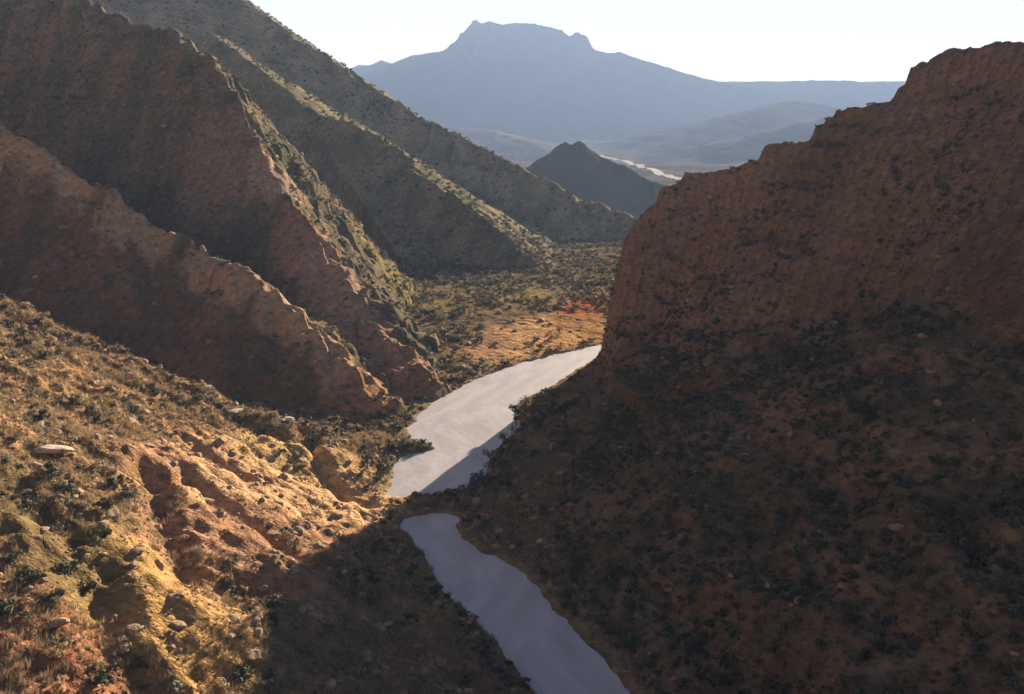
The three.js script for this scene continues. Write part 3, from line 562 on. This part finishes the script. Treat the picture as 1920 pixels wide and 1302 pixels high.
for (const [px, py, w] of [[498, 1125, 26], [520, 1135, 22]]) put(px, py, w, (x, z, r) => addRock(x, z, [r, r * 0.7, r * 0.8], 'pale', 'pale boulder beside the dark bushes at the edge of the shade', 'pale boulders at the edge of the shade'));
put(822, 742, 22, (x, z, r) => addRock(x, z, [r * 0.7, r * 1.3, r * 0.7], 'pale', 'upright pale boulder at the foot of the cliff spur by the water'));

// everything else that grows or lies there, sized and sorted by how large it shows
const inFrame = (x, y, z, m = 180) => { const [u, v, f] = toPixel(x, y, z); return f > 20 && u > -m && u < 1920 + m && v > -m && v < 1302 + m; };
const IDX = Object.fromEntries(FORMS.map((f, i) => [f.key, i]));
const bareHere = (x, z) => { let b = 0; for (const s of swells.slice(0, 10)) { const q = ((x - s.x) ** 2 + (z - s.z) ** 2) / (s.r * s.r); b = Math.max(b, 1.15 - q * 0.42); } return b; };
const paleHere = (x, z) => { let b = 0; for (const p of patches) if (p.c[2] > 0.165 && p.z < -225) b = Math.max(b, 1 - ((x - p.x) ** 2 + (z - p.z) ** 2) / (p.r * p.r)); return b; };
const cand = [];
function scatter(n, x0, x1, z0, z1, rule) {
  for (let i = 0; i < n; i++) {
    const x = rr(x0, x1), z = rr(z0, z1); if (Math.abs(x) > -z * 0.66 + 12) continue;
    const q = surface(x, z); if (q.river < 1.2) continue; if (!inFrame(x, q.y, z)) continue;
    const c = rule(x, z, q); if (c) { c.x = x; c.z = z; c.y = q.y; c.form = q.form; c.big = (c.r / -z) * (c.zone === 'shaded' ? 0.5 : 1); cand.push(c); }
  }
}
const pick = (a) => a[Math.floor(rnd() * a.length)];
scatter(24000, -135, 60, -240, -70, (x, z, q) => {                  // near slope and banks
  if (q.form === IDX.shaded) return null;
  const cover = (q.river < 30 && z > -185 ? 0.12 : 0.36) + 1.5 * fbm(x / 13 + 8, z / 13, 2) - 1.1 * Math.max(0, bareHere(x, z));
  if (rnd() > cover) return null;
  const t = rnd();
  return { kind: 'shrub', tone: t < 0.45 ? 'green' : t < 0.53 ? 'olive' : t < 0.68 ? 'grey' : 'dry', r: 0.3 + 1.25 * Math.pow(rnd(), 3.2), zone: 'near' };
});
scatter(30000, -300, 60, -520, -225, (x, z, q) => {                 // rocky spurs and the valley floor beyond
  if (q.form === IDX.shaded) return null;
  const pq = toPixel(x, q.y, z); if (pq[0] > 905 && pq[1] > 585 && rnd() > 0.06) return null;
  if (rnd() < paleHere(x, z)) return null;
  const slope = Math.hypot(q.sx, q.sz), valley = q.form === IDX.ground;
  if (rnd() > (valley ? 0.36 : 0.58) + 0.9 * noise(x / 22, z / 22) - slope * 0.12) return null;
  const t = rnd();
  return { kind: 'shrub', tone: t < (valley ? 0.12 : 0.5) ? 'green' : t < 0.78 ? 'olive' : valley ? 'dry' : 'grey', r: valley ? rr(0.7, 1.7) : rr(0.4, 1.1), zone: valley ? 'valley' : 'spur' };
});
scatter(30000, -560, 220, -1000, -420, (x, z, q) => rnd() > 0.42 + 1.0 * noise(x / 40, z / 40) ? null : { kind: 'shrub', tone: rnd() < 0.55 ? 'green' : rnd() < 0.6 ? 'olive' : 'grey', r: rr(0.8, 2.1), zone: 'far' });
scatter(40000, -20, 180, -320, -60, (x, z, q) => q.form !== IDX.shaded || rnd() > (q.y < 34 ? 0.62 : 0.32) + 1.1 * noise(x / 18, z / 18) ? null : { kind: 'shrub', tone: rnd() < 0.72 ? 'green' : rnd() < 0.5 ? 'grey' : 'olive', r: 0.4 + 0.9 * Math.pow(rnd(), 2), zone: 'shaded' });
scatter(14000, -135, 60, -240, -70, (x, z, q) => (q.form === IDX.shaded ? null : rnd() > 0.35 + 0.7 * noise(x / 7, z / 7) ? null : { kind: 'rock', tone: pick(['tan', 'tan', 'pink', 'brown']), r: Math.pow(rnd(), 4) * 1.1 + 0.14, zone: 'near' }));
scatter(14000, -20, 180, -320, -60, (x, z, q) => (q.form !== IDX.shaded || rnd() > 0.14 ? null : { kind: 'rock', tone: pick(['tan', 'pink', 'brown']), r: Math.pow(rnd(), 6) * 1.1 + 0.15, zone: 'shaded' }));
scatter(16000, -300, 60, -420, -225, (x, z, q) => (q.form === IDX.shaded || rnd() > 0.1 + 1.2 * noise(x / 12, z / 12) ? null : { kind: 'rock', tone: pick(['pink', 'brown', 'brown']), r: Math.pow(rnd(), 5) * 1.5 + 0.2, zone: 'spur' }));

scatter(9000, -60, 60, -340, -85, (x, z, q) => (q.river > 6 || rnd() > 0.45 + 0.8 * noise(x / 9 + 3, z / 9) ? null : { kind: 'shrub', tone: pick(['green', 'green', 'olive', 'grey']), r: rr(0.4, 1.15), zone: 'bank' }));
scatter(16000, -60, 60, -340, -85, (x, z, q) => (q.river > 5 || rnd() > 0.5 ? null : { kind: 'rock', tone: pick(['tan', 'pink', 'brown']), r: Math.pow(rnd(), 4) * 0.7 + 0.1, zone: 'bank' }));
scatter(40000, -135, 40, -240, -70, (x, z, q) => (q.form === IDX.shaded || rnd() > 0.4 + 0.9 * noise(x / 5, z / 5) ? null : { kind: 'rock', tone: pick(['tan', 'pink', 'pink', 'brown']), r: rr(0.08, 0.26), zone: 'near' }));
const HUE = { green: 'dark green', olive: 'olive', grey: 'grey green', dry: 'straw coloured', tan: 'tan', pink: 'pinkish', brown: 'brown' };
const outcropHere = (x, z) => bareHere(x, z) > 0.25;
function spot(c) {                                                   // what a plant or stone stands on or beside
  if (c.zone === 'bank') return c.x < (leftEdge(c.z) + 4) ? (c.z > -195 ? 'on the shaded bank across from the big shaded hill' : 'on the sunlit bank of the silty reach') : c.z > -195 ? 'on the channel bank under the big shaded hill' : 'on the bank of the silty reach under the big shaded hill';
  if (c.zone === 'near') {
    if (surface(c.x, c.z).river < 14) return 'low on the near slope just above the river';
    if (outcropHere(c.x, c.z)) return 'on the bare tan outcrop of the near slope';
    if (c.z < -186) return 'along the crest of the near slope beneath the dark spur';
    if (c.z < -150) return 'on the upper near slope above the thicket';
    return c.z < -118 ? 'on the near slope around the thicket and ochre grass' : 'on the reddish foot of the near slope below the ochre grass';
  }
  if (c.zone === 'shaded') return c.y > 62 ? 'high on the shaded hill close under its crest' : c.y > 28 ? 'halfway up the shaded hill' : c.z > -150 ? 'low on the shaded hill above the blue grey channel' : 'low on the shaded hill above the silty reach';
  if (c.zone === 'spur') return c.form === IDX.spurNear ? 'on the narrow spur directly behind the near slope' : c.form === IDX.spurMid ? 'on the cliff spur with the pink edge' : 'on the slope beside the cliff spur';
  return { valley: 'on the flat valley floor past the river bend', far: 'on the far greenish ridge' }[c.zone];
}
const sizeWord = (c) => (c.kind === 'shrub' ? (c.r > 1.05 ? 'large ' : c.r < 0.62 ? 'small ' : '') : c.r > 0.85 ? 'large ' : c.r < 0.5 ? 'small ' : '');
const labelOf = (c) => sizeWord(c) + HUE[c.tone] + (c.kind === 'shrub' ? ' bush ' : ' boulder ') + spot(c);
function place(kind, most, each) {
  const list = cand.filter((c) => c.kind === kind).sort((a, b) => b.big - a.big); let made = 0; const rest = [];
  for (const c of list) { if (made < most && inFrame(c.x, c.y, c.z, -6) && inView(c.x, c.y + c.r * 0.7, c.z)) { each(c); made++; } else rest.push(c); }
  return rest;
}
const restShrubs = place('shrub', 250, (c) => addShrub(c.x, c.z, c.r, c.tone, labelOf(c), sizeWord(c) + HUE[c.tone] + ' bushes ' + spot(c)));
const restRocks = place('rock', 220, (c) => addRock(c.x, c.z, [c.r * rr(0.9, 1.3), c.r * rr(0.7, 1), c.r * rr(0.8, 1.1)], c.tone, labelOf(c), sizeWord(c) + HUE[c.tone] + ' boulders ' + spot(c)));

const M4 = new THREE.Matrix4(), Q = new THREE.Quaternion(), UPV = new THREE.Vector3(0, 1, 0), E3 = new THREE.Euler(), P3 = new THREE.Vector3(), S3 = new THREE.Vector3(), C3 = new THREE.Color();
function instances(name, label, category, geo, mat, list, lift, squash) {
  if (!list.length) return;
  const m = new THREE.InstancedMesh(geo, mat, list.length); m.name = name; m.userData = { kind: 'stuff', label, category };
  list.forEach((c, i) => { E3.set(rr(-0.15, 0.15), rr(0, 6.283), rr(-0.15, 0.15)); Q.setFromEuler(E3); P3.set(c.x, c.y + lift * c.r, c.z); S3.set(c.r * rr(0.85, 1.2), c.r * squash * rr(0.8, 1.2), c.r * rr(0.85, 1.2)); m.setMatrixAt(i, M4.compose(P3, Q, S3)); const v = rr(0.75, 1.25); m.setColorAt(i, C3.setRGB(v * rr(0.95, 1.05), v, v * rr(0.9, 1.05))); });
  m.castShadow = m.receiveShadow = true; scene.add(m);
}
for (const tone of Object.keys(TINT)) for (let v = 0; v < 3; v++) instances(numbered('scrub_cover'), { green: 'dark green', olive: 'olive', dry: 'straw coloured', grey: 'grey green' }[tone] + ' scrub scattered over the slopes', 'scrub', scrub[tone][v], leafMaterial, restShrubs.filter((c, i) => c.tone === tone && i % 3 === v), -0.03, 1);
for (const tone of ['tan', 'pink', 'brown']) for (let v = 0; v < 3; v++) instances(numbered('stone_scatter'), { tan: 'tan', pink: 'pinkish', brown: 'brown' }[tone] + ' loose stones strewn over the slopes', 'stones', stones[v], ROCK[tone], restRocks.filter((c, i) => c.tone === tone && i % 3 === v), 0.1, 1);
const grass = [[], [], []];
for (let i = 0; i < 190000; i++) {
  const x = rr(-135, 40), z = rr(-240, -72); if (Math.abs(x) > -z * 0.66 + 10) continue;
  const q = surface(x, z); if (q.river < 1 || q.form === IDX.shaded || !inFrame(x, q.y, z, 80)) continue;
  if (rnd() > 0.5 + 0.9 * fbm(x / 9 + 40, z / 9, 2) - 0.8 * Math.max(0, bareHere(x, z))) continue;
  grass[i % 3].push({ x, y: q.y, z, r: 0.3 + 0.75 * Math.pow(rnd(), 2) });
}
grass.forEach((list, v) => instances(numbered('dry_grass'), 'straw coloured dry grass tufts covering the sunlit slope', 'grass', tufts[v], leafMaterial, list, 0, 1));
console.log('shrubs', restShrubs.length, 'rocks', restRocks.length, 'grass', grass[0].length * 3);

renderer.render(scene, camera);
